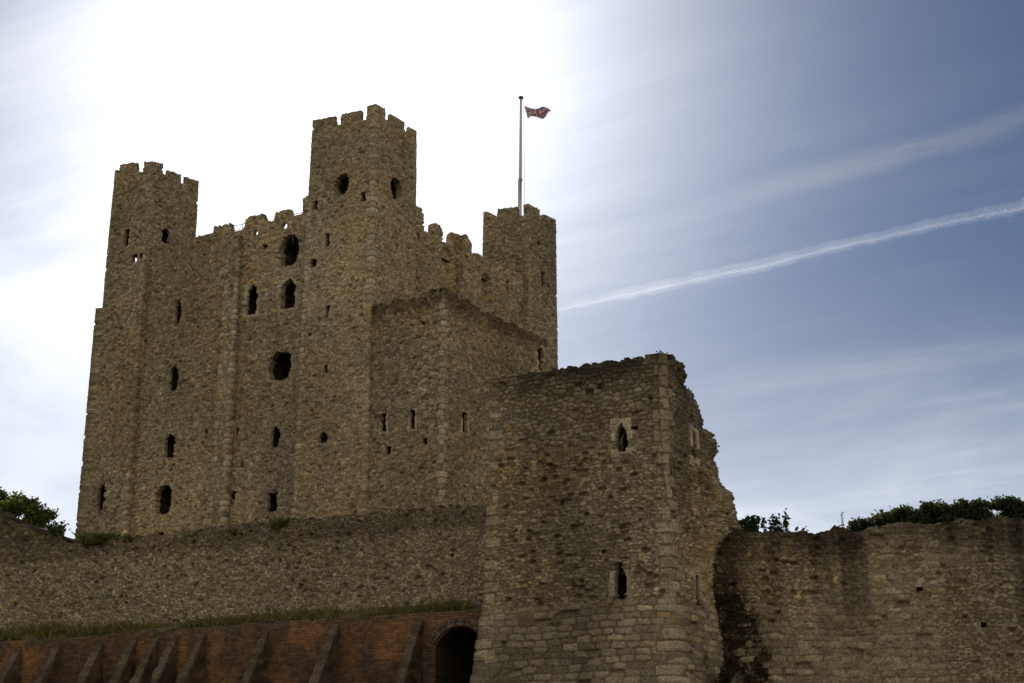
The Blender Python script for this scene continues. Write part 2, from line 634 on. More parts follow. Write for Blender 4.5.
def stone_mat(name, bump=.5, scale=9.0, var=.55, speck=20.0):
    m, nt, b = mat_new(name)
    L = nt.links.new
    at = nt.nodes.new('ShaderNodeAttribute')
    at.attribute_name = 'stone'
    tcn = nt.nodes.new('ShaderNodeTexCoord')
    n1 = node(nt, 'ShaderNodeTexNoise', Scale=scale, Detail=6.0, Roughness=.65)
    L(tcn.outputs['Object'], n1.inputs['Vector'])
    mr = nt.nodes.new('ShaderNodeMapRange')
    mr.inputs[1].default_value = .25
    mr.inputs[2].default_value = .75
    mr.inputs[3].default_value = 1 - var
    mr.inputs[4].default_value = 1 + var
    L(n1.outputs['Fac'], mr.inputs[0])
    # small dark hollows and crumbled joints, and light lime flecks
    n2 = node(nt, 'ShaderNodeTexNoise', Scale=speck, Detail=3.0, Roughness=.7)
    mpg = nt.nodes.new('ShaderNodeMapping')
    mpg.inputs['Scale'].default_value = (1, 1, 1.7)
    L(tcn.outputs['Object'], mpg.inputs[0])
    L(mpg.outputs[0], n2.inputs['Vector'])
    cr = nt.nodes.new('ShaderNodeValToRGB')
    e = cr.color_ramp.elements
    e[0].position, e[0].color = .34, (.38, .38, .38, 1)
    e[1].position, e[1].color = .46, (1, 1, 1, 1)
    e2 = e.new(.60)
    e2.color = (1.02, 1.02, 1.02, 1)
    e3 = e.new(.70)
    e3.color = (1.5, 1.48, 1.42, 1)
    L(n2.outputs['Fac'], cr.inputs[0])
    mm = nt.nodes.new('ShaderNodeVectorMath')
    mm.operation = 'MULTIPLY'
    L(at.outputs['Color'], mm.inputs[0])
    L(cr.outputs[0], mm.inputs[1])
    mx = nt.nodes.new('ShaderNodeVectorMath')
    mx.operation = 'SCALE'
    L(mm.outputs[0], mx.inputs[0])
    L(mr.outputs[0], mx.inputs['Scale'])
    L(mx.outputs[0], b.inputs['Base Color'])
    bp = nt.nodes.new('ShaderNodeBump')
    bp.inputs['Strength'].default_value = bump
    bp.inputs['Distance'].default_value = .04
    L(n1.outputs['Fac'], bp.inputs['Height'])
    L(bp.outputs[0], b.inputs['Normal'])
    return m


def plain_mat(name, c1, c2, scale=6.0, rough=.9, coords='Object'):
    m, nt, b = mat_new(name)
    L = nt.links.new
    tcn = nt.nodes.new('ShaderNodeTexCoord')
    n1 = node(nt, 'ShaderNodeTexNoise', Scale=scale, Detail=5.0, Roughness=.6)
    L(tcn.outputs[coords], n1.inputs['Vector'])
    cr = nt.nodes.new('ShaderNodeValToRGB')
    cr.color_ramp.elements[0].position = .3
    cr.color_ramp.elements[1].position = .7
    cr.color_ramp.elements[0].color = (*c1, 1)
    cr.color_ramp.elements[1].color = (*c2, 1)
    L(n1.outputs['Fac'], cr.inputs[0])
    L(cr.outputs[0], b.inputs['Base Color'])
    b.inputs['Roughness'].default_value = rough
    return m


def leaf_mat(name):
    m, nt, b = mat_new(name)
    L = nt.links.new
    at = nt.nodes.new('ShaderNodeAttribute')
    at.attribute_name = 'stone'
    L(at.outputs['Color'], b.inputs['Base Color'])
    b.inputs['Roughness'].default_value = .6
    tr = nt.nodes.new('ShaderNodeBsdfTranslucent')
    L(at.outputs['Color'], tr.inputs['Color'])
    ms = nt.nodes.new('ShaderNodeMixShader')
    ms.inputs[0].default_value = .5
    L(b.outputs[0], ms.inputs[1])
    L(tr.outputs[0], ms.inputs[2])
    L(ms.outputs[0], nt.nodes['Material Output'].inputs['Surface'])
    return m


M_KEEP = stone_mat('ragstone_keep', .7, 8.0, .45, 7.0)
M_TOWER = stone_mat('ragstone_tower', .7, 15.0, .45, 12.0)
M_CURT = stone_mat('flint_curtain', .7, 15.0, .5, 12.0)
M_LEAF = leaf_mat('leaves')
M_BARK = plain_mat('bark', (.05, .038, .026), (.10, .08, .055), 8)
M_PAINT = plain_mat('pole_paint', (.42, .36, .33), (.55, .48, .44), 3, .5)
M_IRON = plain_mat('dark_iron', (.05, .05, .05), (.09, .085, .08), 5, .6)
M_ROPE = plain_mat('rope', (.35, .32, .28), (.45, .42, .38), 5)
M_RAIL = plain_mat('galvanised_rail', (.30, .30, .31), (.40, .40, .40), 5, .5)

# brick: regular courses as a texture on the wall's own length and height
M_BRICK, ntb, bb = mat_new('old_brick')
La = ntb.links.new
at = ntb.nodes.new('ShaderNodeAttribute'); at.attribute_name = 'stone'
asz = ntb.nodes.new('ShaderNodeAttribute'); asz.attribute_name = 'sz'
bt = ntb.nodes.new('ShaderNodeTexBrick')
bt.inputs['Color1'].default_value = (1.15, 1.1, 1.05, 1)
bt.inputs['Color2'].default_value = (.62, .62, .64, 1)
bt.inputs['Mortar'].default_value = (.55, .60, .62, 1)
bt.inputs['Scale'].default_value = 1.0
bt.inputs['Brick Width'].default_value = .235
bt.inputs['Row Height'].default_value = .078
bt.inputs['Mortar Size'].default_value = .010
bt.inputs['Bias'].default_value = -.1
La(asz.outputs['Vector'], bt.inputs['Vector'])
nz_ = node(ntb, 'ShaderNodeTexNoise', Scale=6.0, Detail=6.0, Roughness=.65)
La(asz.outputs['Vector'], nz_.inputs['Vector'])
mrb = ntb.nodes.new('ShaderNodeMapRange')
mrb.inputs[1].default_value = .25; mrb.inputs[2].default_value = .75
mrb.inputs[3].default_value = .5; mrb.inputs[4].default_value = 1.5
La(nz_.outputs['Fac'], mrb.inputs[0])
mb1 = ntb.nodes.new('ShaderNodeVectorMath'); mb1.operation = 'MULTIPLY'
La(at.outputs['Color'], mb1.inputs[0]); La(bt.outputs['Color'], mb1.inputs[1])
mb2 = ntb.nodes.new('ShaderNodeVectorMath'); mb2.operation = 'SCALE'
La(mb1.outputs[0], mb2.inputs[0]); La(mrb.outputs[0], mb2.inputs['Scale'])
La(mb2.outputs[0], bb.inputs['Base Color'])
bpb = ntb.nodes.new('ShaderNodeBump'); bpb.inputs['Strength'].default_value = .6; bpb.inputs['Distance'].default_value = .02
La(bt.outputs['Fac'], bpb.inputs['Height']); bpb.invert = True
La(bpb.outputs[0], bb.inputs['Normal'])

# ------------------------------------------------------------------ ground
M_GROUND = plain_mat('ground', (.10, .095, .05), (.16, .14, .085), .05)
M_ROAD = plain_mat('asphalt', (.045, .044, .043), (.06, .058, .056), 3)
g = 30000.0
o = new_obj('ground', [(-g, -g, 0), (g, -g, 0), (g, g, 0), (-g, g, 0)], [(0, 1, 2, 3)], M_GROUND, smooth=False)
tag(o, kind='structure')
o = new_obj('road', [(-60, -5, .004), (60, -5, .004), (60, 4, .004), (-60, 4, .004)], [(0, 1, 2, 3)], M_ROAD, smooth=False)
tag(o, kind='structure')

# ------------------------------------------------------------------ the keep
C = np.array((-7.656, 80.0))
A57 = R(57.3)
U = np.array((-math.sin(A57), math.cos(A57)))
Vd = np.array((math.cos(A57), math.sin(A57)))


def kp(u, v):
    return tuple(C + U * u + Vd * v)


keep_org = (C[0], C[1], 8.0)
keep = empty('castle_keep', keep_org)
tag(keep, 'tall square ruined stone keep with battlemented corner turrets, behind the curtain walls', 'castle')

KR = .056
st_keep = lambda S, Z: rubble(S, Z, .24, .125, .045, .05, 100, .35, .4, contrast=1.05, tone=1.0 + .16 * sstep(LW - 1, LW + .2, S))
st_nw = lambda S, Z: rubble(S, Z, .25, .125, .040, .045, 140, .3, .45, jz=.6, contrast=.95, tone=1.04 + .14 * sstep(26, 30, Z))
st_sw = lambda S, Z: rubble(S, Z, .24, .135, .045, .045, 180, .4, .3, contrast=1.15)
st_ne = lambda S, Z: rubble(S, Z, .25, .125, .045, .045, 220, .3, .3, contrast=1.1, tone=.95)
def st_fb(S, Z):
    d, c = rubble(S, Z, .25, .125, .045, .045, 260, .45, .35, jz=.6, contrast=1.15)
    t = sstep(26.6, 27.6, Z + .8 * (fbm(S * .7, Z * .7, 265, 3) - .5))         # lichen-dark parapet
    return d, c * (.95 - .50 * t)[..., None]


# main walls: west, north, east, south
UW = 20.4
body = [kp(UW, .35), kp(.35, .35), kp(.35, 19.2), kp(UW, 19.2)]
LW = UW - .35
LN = 19.2 - .35
west_par = [(13.46, 34.73), (12.26, 34.75), (12.2, 35.11), (11.0, 35.05), (10.84, 34.96), (10.72, 34.43), (9.86, 34.44), (9.67, 35.0),
            (9.36, 35.15), (8.36, 35.1), (8.1, 34.57), (7.56, 34.52), (7.44, 34.99), (6.3, 34.95), (6.13, 34.46), (5.39, 34.49), (5.36, 35.47), (4.5, 35.49)]
north_par = [(3.5, 35.25), (5.05, 35.3), (5.28, 34.95), (5.33, 34.0), (6.02, 33.95), (6.07, 34.6), (6.57, 34.85), (7.0, 34.78), (7.2, 34.5), (7.25, 33.95), (7.88, 33.95), (7.92, 34.5),
             (8.2, 34.8), (8.73, 34.88), (9.2, 34.7), (9.4, 34.2), (9.45, 33.7), (10.3, 33.65), (10.36, 34.15), (11.1, 34.37), (11.5, 34.25),
             (12.0, 33.9), (12.5, 34.4), (13.3, 34.4), (13.9, 33.9), (14.5, 34.3), (15.65, 34.4), (16.6, 34.5)]
bp_pts = [(0, 34.7)] + [(UW - u, z) for u, z in west_par] + [(LW + v - .35, z) for v, z in north_par]
sx = LW + LN
for q in range(9):
    bp_pts += [(sx + q * 2.3, 34.3), (sx + q * 2.3 + 1.0, 34.3), (sx + q * 2.3 + 1.05, 35.2), (sx + q * 2.3 + 2.2, 35.2)]
bp_pts += [(sx + LW, 34.5), (sx + LW + LN, 34.7)]


def Wop(u, z, w, h, shape='slit', **k):
    return dict(seg=0, t=UW - u, z=z, w=w, h=h, shape=shape, under='thing', **k)


def Nop(v, z, w, h, shape='slit', **k):
    return dict(seg=1, t=v - .35, z=z, w=w, h=h, shape=shape, under='thing', **k)


body_ops = [
    Wop(6.24, 32.36, 1.45, 1.9, 'ragged', splay=1.12, depth=4), Wop(6.17, 29.75, 1.10, 1.75, 'arch', depth=3, pale=.16, keep=.6),
    Wop(8.87, 29.88, .80, 1.75, 'arch', depth=3.0, pale=.18, keep=.7), Wop(6.53, 25.58, 1.6, 1.72, 'ragged', depth=4),
    Wop(6.59, 21.52, .66, 1.2, 'ragged', depth=3.5), Wop(6.59, 17.89, .65, 1.0, 'slit', depth=3.5),
    Wop(9.69, 18.44, .66, .76, 'slit', depth=3.5), Wop(14.71, 30.17, .5, 1.5, 'ragged', depth=3.5),
    Wop(14.69, 26.04, .72, 1.5, 'ragged', depth=3.5), Wop(14.66, 22.01, .78, 1.45, 'ragged', depth=3.5),
    Wop(14.86, 18.87, 1.3, 1.75, 'ragged', depth=4), Wop(11.80, 22.53, .24, .32, depth=.8), Wop(9.43, 22.23, .24, .36, depth=.8),
    Wop(9.0, 20.2, .25, .25, depth=.7), Wop(14.9, 16.9, .5, .22, depth=.7),
    Wop(8.87, 34.02, .34, .38, 'ragged', through=True), Wop(6.70, 33.99, .40, .42, 'ragged', through=True),
    Wop(10.0, 31.6, .5, .4, 'ragged', depth=.5), Wop(8.1, 33.0, .45, .25, 'ragged', depth=.4),
    Nop(4.81, 33.45, .30, .45, depth=.8), Nop(11.11, 33.28, .34, .6, through=True),
    Nop(14.3, 33.1, .3, .9, depth=.8),
]


def body_extra(S, Z, sg):
    s_rec = LW + 7.7 - .35                               # tall blocked arch in the north wall
    r = ((np.abs(S - s_rec) < .62) & (Z > 26) & (Z < 33.0 + np.sqrt(np.clip(.62 ** 2 - (S - s_rec) ** 2, 0, 1)))).astype(float) * -.45
    s2 = LW + 11.9 - .35
    r -= ((np.abs(S - s2) < .55) & (Z > 26) & (Z < 32.7 + np.sqrt(np.clip(.55 ** 2 - (S - s2) ** 2, 0, 1)))).astype(float) * .5
    return r + .004 * (34 - Z)


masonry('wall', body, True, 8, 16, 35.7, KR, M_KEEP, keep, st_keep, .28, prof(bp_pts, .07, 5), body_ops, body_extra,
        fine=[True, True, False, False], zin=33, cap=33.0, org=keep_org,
        void=lambda S, Z: (S < UW - 17.75) | ((S > UW - 4.3) & (S < LW + 3.3)) | ((S > LW + 16.1) & (S < LW + LN)))

# corner turrets
# north-west
nw = [kp(4.6, 0), kp(0, 0), kp(0, 3.92), kp(4.6, 3.92)]
w1 = [(4.7, 39.94), (2.92, 39.80), (2.86, 39.2), (2.53, 39.19), (2.48, 39.8), (1.04, 39.68), (.98, 39.04), (.66, 39.03), (.61, 39.79), (0, 39.8)]
n1 = [(0, 39.8), (.95, 39.89), (.98, 39.25), (1.38, 39.25), (1.41, 39.72), (2.75, 39.76), (2.78, 39.1), (3.18, 39.1), (3.21, 39.6), (3.92, 39.64)]
pts = [(4.6 - u, z) for u, z in w1] + [(4.6 + v, z) for v, z in n1]
pts += [(8.5 + q, z) for q, z in ((.9, 39.7), (.95, 39.1), (1.4, 39.1), (1.45, 39.7), (3.0, 39.7), (3.05, 39.1), (3.5, 39.1), (3.55, 39.7), (4.6, 39.7), (6.0, 39.7), (6.05, 39.1), (6.5, 39.1), (6.55, 39.8), (8.4, 39.9))]
T = lambda L, u, z, w, h, shape='slit', seg=0, **k: dict(seg=seg, t=(L - u if seg == 0 else u), z=z, w=w, h=h, shape=shape, **k)
nw_ops = [T(4.6, 2.23, 35.44, 1.0, 1.25, 'ragged', splay=1.2, depth=1.25), T(4.6, 4.1, 34.59, .36, .5, depth=2.2), T(4.6, .67, 34.32, .30, .5, depth=1.2),
          T(4.6, 3.10, 32.27, .27, .75, depth=3.0), T(4.6, 4.05, 31.07, .5, .5, 'ragged', depth=2.2), T(4.6, 2.91, 28.02, .27, .72, depth=3.0),
          T(4.6, 2.84, 24.76, .30, .46, depth=3.0), T(4.6, 2.81, 20.91, .55, .56, 'ragged', depth=3.0), T(4.6, 4.07, 26.89, .22, .2, depth=.8),
          T(4.6, 2.06, 35.36, 1.0, 1.4, 'ragged', seg=1, splay=1.2, depth=1.3)]
batter = lambda zt, k_: (lambda S, Z, sg: k_ * np.clip(zt - Z, 0, 99))
masonry('turret', nw, True, 8, 16, 40.1, KR, M_KEEP, keep, st_nw, .22, prof(pts, .035, 15), nw_ops, batter(40, .008),
        quoins=[(4.6, 28.2, 40, .95), (0, 14, 35, .85, .6)], fine=[1, 1, 0, 0], zin=38.3, cap=38.4, org=keep_org)
# south-west
su = 17.44
sw = [kp(20.75, 0), kp(su, 0), kp(su, 4.14), kp(20.75, 4.14)]
w2 = [(20.75, 40.45), (20.35, 40.39), (20.32, 40.81), (19.3, 40.75), (18.80, 40.6), (18.7, 39.95), (18.22, 39.85), (18.17, 40.51), (17.44, 40.4)]
n2 = [(0, 40.4), (.98, 40.59), (1.01, 39.9), (1.38, 39.9), (1.41, 40.3), (2.58, 40.4), (2.61, 39.85), (2.95, 39.85), (2.98, 40.4), (4.14, 40.5)]
L2 = 20.75 - su
pts = [(20.75 - u, z) for u, z in w2] + [(L2 + v, z) for v, z in n2]
b_ = L2 + 4.14
pts += [(b_ + q, z) for q, z in ((.8, 40.5), (.85, 39.9), (1.2, 39.9), (1.25, 40.5), (2.4, 40.5), (2.45, 39.9), (2.8, 39.9), (2.85, 40.5), (5, 40.5), (5.05, 39.9), (5.4, 39.9), (5.45, 40.5), (7.4, 40.5))]
sw_ops = [T(20.75, 19.14, 35.65, .42, 1.15, depth=2.2), T(20.75, 18.31, 34.18, .44, .48, through=True), T(20.75, 17.75, 34.19, .32, .34, depth=.6),
          T(20.75, 19.58, 19.36, .55, 1.7, 'ragged', depth=3.5), T(0, 1.60, 35.94, .75, .95, 'arch', seg=1, depth=2.2),
          dict(seg=3, t=4.14 - 2.26, z=35.35, w=.9, h=1.0, shape='slit', through=True)]


def sw_extra(S, Z, sg):
    d = .006 * np.clip(40 - Z, 0, 99)
    south = (S > b_ + L2 - .02) | (S < .02)
    return d + np.where(south & (Z < 31.4), .28, 0)


masonry('turret', sw, True, 8, 16, 41, KR, M_KEEP, keep, st_sw, .22, prof(pts, .035, 25), sw_ops, sw_extra,
        quoins=[(L2, 36.3, 38.8, .5)], fine=[1, 1, 0, 1], zin=39.2, cap=39.0, org=keep_org)
# north-east
ne = [kp(3.52, 16.14), kp(0, 16.14), kp(0, 19.56), kp(3.52, 19.56)]
w3 = [(3.52, 39.4), (3.29, 39.42), (2.46, 38.85), (2.40, 39.37), (.88, 39.22), (.82, 38.58), (.42, 38.5), (.38, 39.22), (0, 39.2)]
n3 = [(0, 39.2), (1.40, 39.3), (1.43, 38.6), (1.78, 38.6), (1.81, 39.05), (2.1, 39.15), (3.42, 39.22)]
pts = [(3.52 - u, z) for u, z in w3] + [(3.52 + v, z) for v, z in n3]
b3 = 3.52 + 3.42
pts += [(b3 + q, z) for q, z in ((.9, 39.2), (.95, 38.6), (1.3, 38.6), (1.35, 39.2), (2.6, 39.2), (2.65, 38.6), (3.0, 38.6), (3.05, 39.2), (5.0, 39.2), (5.05, 38.6), (5.4, 38.6), (5.45, 39.3), (6.9, 39.4))]
masonry('turret', ne, True, 8, 24, 39.7, KR, M_KEEP, keep, st_ne, .22, prof(pts, .035, 35),
        [dict(seg=1, t=1.73, z=34.6, w=.45, h=1.05, shape='slit', depth=2.2), dict(seg=1, t=1.2, z=36.9, w=.3, h=.3, shape='slit', depth=.6)],
        batter(39, .004), quoins=[(3.52, 24, 38.5, .45)], fine=[1, 1, 0, 0], zin=37.8, cap=37.9, org=keep_org)

# forebuilding with its broken parapet
fb = [kp(.3, .05), kp(-4.89, .05), kp(-4.89, 10.3), kp(.3, 10.3)]
fw = [(.3, 28.0), (0, 28.0), (-1.41, 27.75), (-1.5, 28.0), (-3.32, 27.74), (-3.65, 27.5), (-3.73, 28.05), (-4.89, 28.0)]
fn = [(0, 28.0), (.61, 28.0), (1.2, 27.9), (1.3, 27.7), (2.1, 27.7), (2.2, 27.95), (3.35, 27.85), (3.45, 27.65), (4.3, 27.65), (4.4, 27.9), (5.6, 27.8), (5.7, 27.6), (6.5, 27.6), (6.6, 27.8), (8, 27.75), (10.3, 27.7)]
pts = [(.3 - u, z) for u, z in fw] + [(5.19 + v, z) for v, z in fn] + [(15.49 + 5, 27.7), (26, 27.8)]
F0 = lambda u, z, w, h, **k: dict(seg=0, t=.3 - u, z=z, w=w, h=h, **k)
fb_ops = [F0(-1.07, 21.28, .34, 1.05, depth=1.5, pale=.12, keep=.6), F0(-2.95, 21.18, .34, 1.03, depth=1.5, pale=.12, keep=.6), F0(-1.44, 19.73, .34, .4, depth=1),
          F0(-3.74, 19.92, .28, .28, depth=.8), F0(-3.48, 26.30, .28, .24, depth=.8),
          dict(seg=1, t=1.97, z=21.18, w=.46, h=1.1, depth=1.5, pale=.16, keep=.7), dict(seg=1, t=9.55, z=26.45, w=.55, h=1.4, shape='arch', depth=1.5, pale=.2, keep=.7)]
masonry('forebuilding', fb, True, 8, 15.5, 28.5, KR, M_KEEP, keep, st_fb, .7, prof(pts, .24, 45), fb_ops, batter(28, .003),
        quoins=[(5.19, 14, 27.4, .9)], fine=[1, 1, 0, 0], zin=26.4, cap=26.5, org=keep_org)

# pilaster buttresses on the west and north walls
masonry('pilaster', [kp(10.68, .5), kp(10.68, 0.02), kp(9.82, .02), kp(9.82, .5)], False, 8, 15, 34.2, KR, M_KEEP, keep,
        lambda S, Z: rubble(S, Z, .36, .24, .06, .03, 300, .55, .3), .3, prof([(0, 33.2), (.5, 33.7), (1.3, 34.0), (2, 33.7)], .3, 51),
        extra=lambda S, Z, sg: .013 * np.clip(34 - Z, 0, 99), quoins=[(1.34, 14, 33, .9, .6), (.48, 14, 33, .8, .6)], zin=33, org=keep_org)
masonry('pilaster', [kp(.5, 8.5), kp(-.2, 8.5), kp(-.2, 9.45), kp(.5, 9.45)], False, 24, 26, 35, KR, M_KEEP, keep,
        lambda S, Z: rubble(S, Z, .36, .22, .06, .03, 320, .5, .4), .3, prof([(0, 34.5), (.7, 34.6), (1.2, 34.8), (1.65, 34.4), (2.3, 34.2)], .2, 61),
        zin=33.5, org=keep_org)
# handrail of the wall walk between the western merlons
for ua, ub, zt in ((11.2, 9.4, 35.0), (7.6, 5.2, 34.75), (17.4, 12.5, 34.8)):
    a, b = np.array(kp(ua, .8)), np.array(kp(ub, .8))
    rv = [tube([(*a, zt), (*b, zt)], [.025, .025], 6), tube([(*a, zt - .3), (*b, zt - .3)], [.02, .02], 6)]
    for q in (0, .5, 1):
        c_ = a + (b - a) * q
        rv.append(tube([(*c_, 33), (*c_, zt + .02)], [.03, .03], 6))
    v_, f_ = join(rv)
    new_obj('handrail', np.array(v_) - np.array(keep_org), np.array(f_), M_RAIL, keep)

# ------------------------------------------------------------------ flagpole and flag
FP = np.array((.50, 95.2))
fpole = empty('flagpole', (FP[0], FP[1], 37.9))
tag(fpole, 'tall pale flagpole standing on the far right turret of the keep', 'flagpole')
top_z = 47.35
v_, f_ = tube([(0, 0, 0), (.02, 0, 3.6), (.05, 0, 3.6), (.05, 0, 3.75), (.05, 0, 3.75), (.1, 0, top_z - 37.9)], [.135, .12, .15, .15, .11, .075], 12)
new_obj('pole', v_, np.array(f_), M_PAINT, fpole)
v_, f_ = tube([(.1, 0, 9.42), (.1, 0, 9.48), (.1, 0, 9.53), (.1, 0, 9.62), (.1, 0, 9.68), (.1, 0, 9.7)], [.07, .09, .16, .17, .10, .02], 12)
new_obj('finial', v_, np.array(f_), M_IRON, fpole)
v_, f_ = join([tube([(.24, -.05, 9.45), (.30, -.08, 6), (.34, -.1, .3)], [.012, .012, .012], 5), tube([(.1, 0, 9.45), (.24, -.05, 9.45)], [.014, .014], 5)])
new_obj('halyard', v_, np.array(f_), M_ROPE, fpole)
# the flag: union pattern on a cloth that droops and folds in a light wind
nu, nv = 48, 24
fv, fc, ff = [], [], []
BL, RD, WH = np.array((.065, .055, .085)), np.array((.17, .055, .055)), np.array((.25, .205, .20))


def union(a, b):
    x, y = (a - .5) * 2, (b - .5) * 1.0
    c = BL
    d1 = abs(y - x * .5) / math.sqrt(1.25)
    d2 = abs(y + x * .5) / math.sqrt(1.25)
    if min(d1, d2) < .10:
        c = WH
    if min(d1, d2) < .034:
        c = RD
    if abs(x) < .167 or abs(y) < .167:
        c = WH
    if abs(x) < .10 or abs(y) < .10:
        c = RD
    return c


for i in range(nu + 1):
    a = i / nu
    for j in range(nv + 1):
        b = j / nv
        hgt = .92 * (1 - .34 * a) * (1 - .12 * math.sin(a * 7))
        x = .30 + 1.80 * a - .06 * math.sin(a * 6) + .26 * (1 - b) * (1 - a) - .10 * a * (1 - b)
        z = -.15 - hgt * (1 - b) + .30 * a * (1 - b) * .9 - .22 * a + .08 * math.sin(a * 8 + b * 2)
        y = -.05 + .22 * a * math.sin(a * 11 + b * 3.2) + .13 * math.sin(b * 9 + a * 5) * a ** .5
        fv.append((x, y, z))
        fc.append(union(a, b))
for i in range(nu):
    for j in range(nv):
        q = i * (nv + 1) + j
        ff.append((q, q + nv + 1, q + nv + 2, q + 1))
fv = np.array(fv)
fo = new_obj('flag', fv, np.array(ff), M_LEAF, None, np.array(fc), loc=(FP[0], FP[1], 37.9 + 9.05))
tag(fo, 'small red, white and blue flag streaming from the top of the flagpole', 'flag')

# ------------------------------------------------------------------ front tower
TC = np.array((4.297, 42.0))
Td = np.array((-.8746, .4848))
Tv = np.array((.4848, .8746))


def tp(u, v):
    return tuple(TC + Td * u + Tv * v)


tower_org = (*tp(2.8, 3), 0)
tower = empty('wall_tower', tower_org)
tag(tower, 'broken square stone wall tower with two narrow pointed windows, in front of the keep', 'tower')


def st_tower(S, Z):
    d1, c1 = rubble(S, Z, .20, .10, .045, .06, 400, .35, .5, contrast=1.15, tone=.98, jz=.65)
    d2, c2 = rubble(S, Z, .23, .13, .055, .05, 420, .6, .12, contrast=1.15, tone=.92)
    d3, c3 = ashlar(S, Z, 440, 1.05)
    hi = sstep(11.2, 12.2, Z + 1.2 * (fbm(S * .5, Z * .5, 71, 3) - .5))
    lo = 1 - sstep(7.0, 7.35, Z + .35 * (fbm(S * .6, Z * .6, 77, 3) - .5))
    d = d1 * (1 - hi) + d2 * hi
    c = lerp(c1, c2, hi)
    d = d * (1 - lo) + d3 * lo
    c = lerp(c, c3, lo)
    return d, c


TL = 5.68
left_t = [(5.68, 14.02), (4.64, 14.04), (3.32, 14.08), (2.03, 14.07), (1.0, 14.06), (.62, 14.08), (.30, 14.12), (0, 14.16)]
right_t = [(0, 14.16), (.5, 14.12), (1.5, 14.08), (1.8, 13.65), (2.45, 12.9), (3.4, 12.4), (3.95, 12.1), (4.46, 11.65), (4.8, 11.2), (5.02, 10.8), (5.1, 10.3), (5.2, 10.15), (6.0, 9.9), (6.3, 9.4)]
pts = [(TL - u, z) for u, z in left_t] + [(TL + v, z) for v, z in right_t]
pts += [(TL + 6.3 + q, z) for q, z in ((1, 9.4), (3, 11), (5.6, 13.5), (7, 13.9), (11, 14))]


def t_extra(S, Z, sg):
    near = np.minimum(np.abs(S - TL), 1.6)
    rnd = -.26 * np.clip(1 - near / .55, 0, 1) ** 2 * (.3 + .7 * sstep(8, 13, Z))         # worn, rounded arris
    bat = .035 * np.clip(11 - Z, 0, 3) + .11 * np.clip(7.6 - Z, 0, 8)
    bite = -.35 * sstep(.5, .68, fbm(S * .8 + 3, Z * .8, 612, 3)) * sstep(TL + .6, TL + 1.6, S)
    return rnd + bat + bite


def tower_cols(S, Z, c):
    # lichen-blackened strip along the top and brown staining
    dk = sstep(.45, .75, fbm(S * .7, Z * .25, 631, 4)) * .35
    topb = sstep(12.9, 13.9, Z + .8 * (fbm(S * .8, Z * .5, 641, 3) - .5)) * .45
    return c * (1 - np.clip(dk + topb, 0, .7))[..., None]


t_ops = [dict(seg=0, t=TL - 1.40, z=11.79, w=.30, h=.85, shape='lancet', splay=1.5, depth=1.5, pale=.17, keep=.9),
         dict(seg=0, t=TL - 1.52, z=7.78, w=.32, h=1.05, shape='lancet', splay=1.5, depth=1.4, pale=.17, keep=.75),
         dict(seg=1, t=1.93, z=11.75, w=.26, h=.85, shape='slit', depth=1.0, splay=1.3, jamb=.05, pale=.2, keep=.8),
         dict(seg=1, t=1.74, z=7.62, w=.26, h=.9, shape='slit', depth=1.0, splay=1.2, jamb=.05, pale=.2, keep=.9),
         dict(seg=0, t=TL - .9, z=9.4, w=.12, h=.10, depth=.3), dict(seg=0, t=TL - 2.0, z=8.6, w=.14, h=.10, depth=.3),
         dict(seg=0, t=TL - 3.3, z=10.1, w=.13, h=.12, depth=.3), dict(seg=0, t=TL - 1.0, z=12.0, w=.2, h=.1, depth=.3)]
TR = .027
masonry('wall', [tp(TL, 0), tp(0, 0), tp(0, 6.3), tp(TL, 6.3)], True, -.2, 4.2, 14.6, TR, M_TOWER, tower, st_tower, .5,
        prof(pts, .13, 65, .13), [dict(o_, under='thing') for o_ in t_ops], t_extra, quoins=[(TL, -.2, 14, .55), (0, -.2, 13, .45)], fine=[1, 1, 0, 0],
        zin=8, cap=9.0, org=tower_org, col_extra=tower_cols)

# ------------------------------------------------------------------ curtain walls
CA = R(65.3)
Cd = np.array((-math.sin(CA), math.cos(CA)))
Cn = np.array((-math.cos(CA), -math.sin(CA)))          # towards the camera
CC = np.array((-.834, 48.0))


def cp(u, n_=0):
    return tuple(CC + Cd * u + Cn * n_)


def st_curt(S, Z):
    d, c = rubble(S, Z, .14, .095, .05, .04, 500, .7, .12, contrast=1.2, jz=.95, jx=.95, pn=2.0, tone=.92)
    coping = sstep(10.05, 10.35, Z + .35 * (fbm(S * .7, Z * .7, 505, 3) - .5))
    c = c * (1 - .36 * coping)[..., None]
    return d, c


lw_org = (*cp(15), 0)
cw = masonry('curtain_wall', [cp(34), cp(-4.5)], False, 7.12, 7.2, 11.2, .034, M_CURT, None, st_curt, 1.3,
             prof([(0, 10.85), (16, 10.85), (20, 10.8), (24, 10.92), (30, 10.94), (38.5, 10.88)], .16, 75, .3), zin=9.5, org=lw_org)
cw.location = lw_org
tag(cw, 'long grey flint curtain wall below the keep, left of the front tower', 'wall')


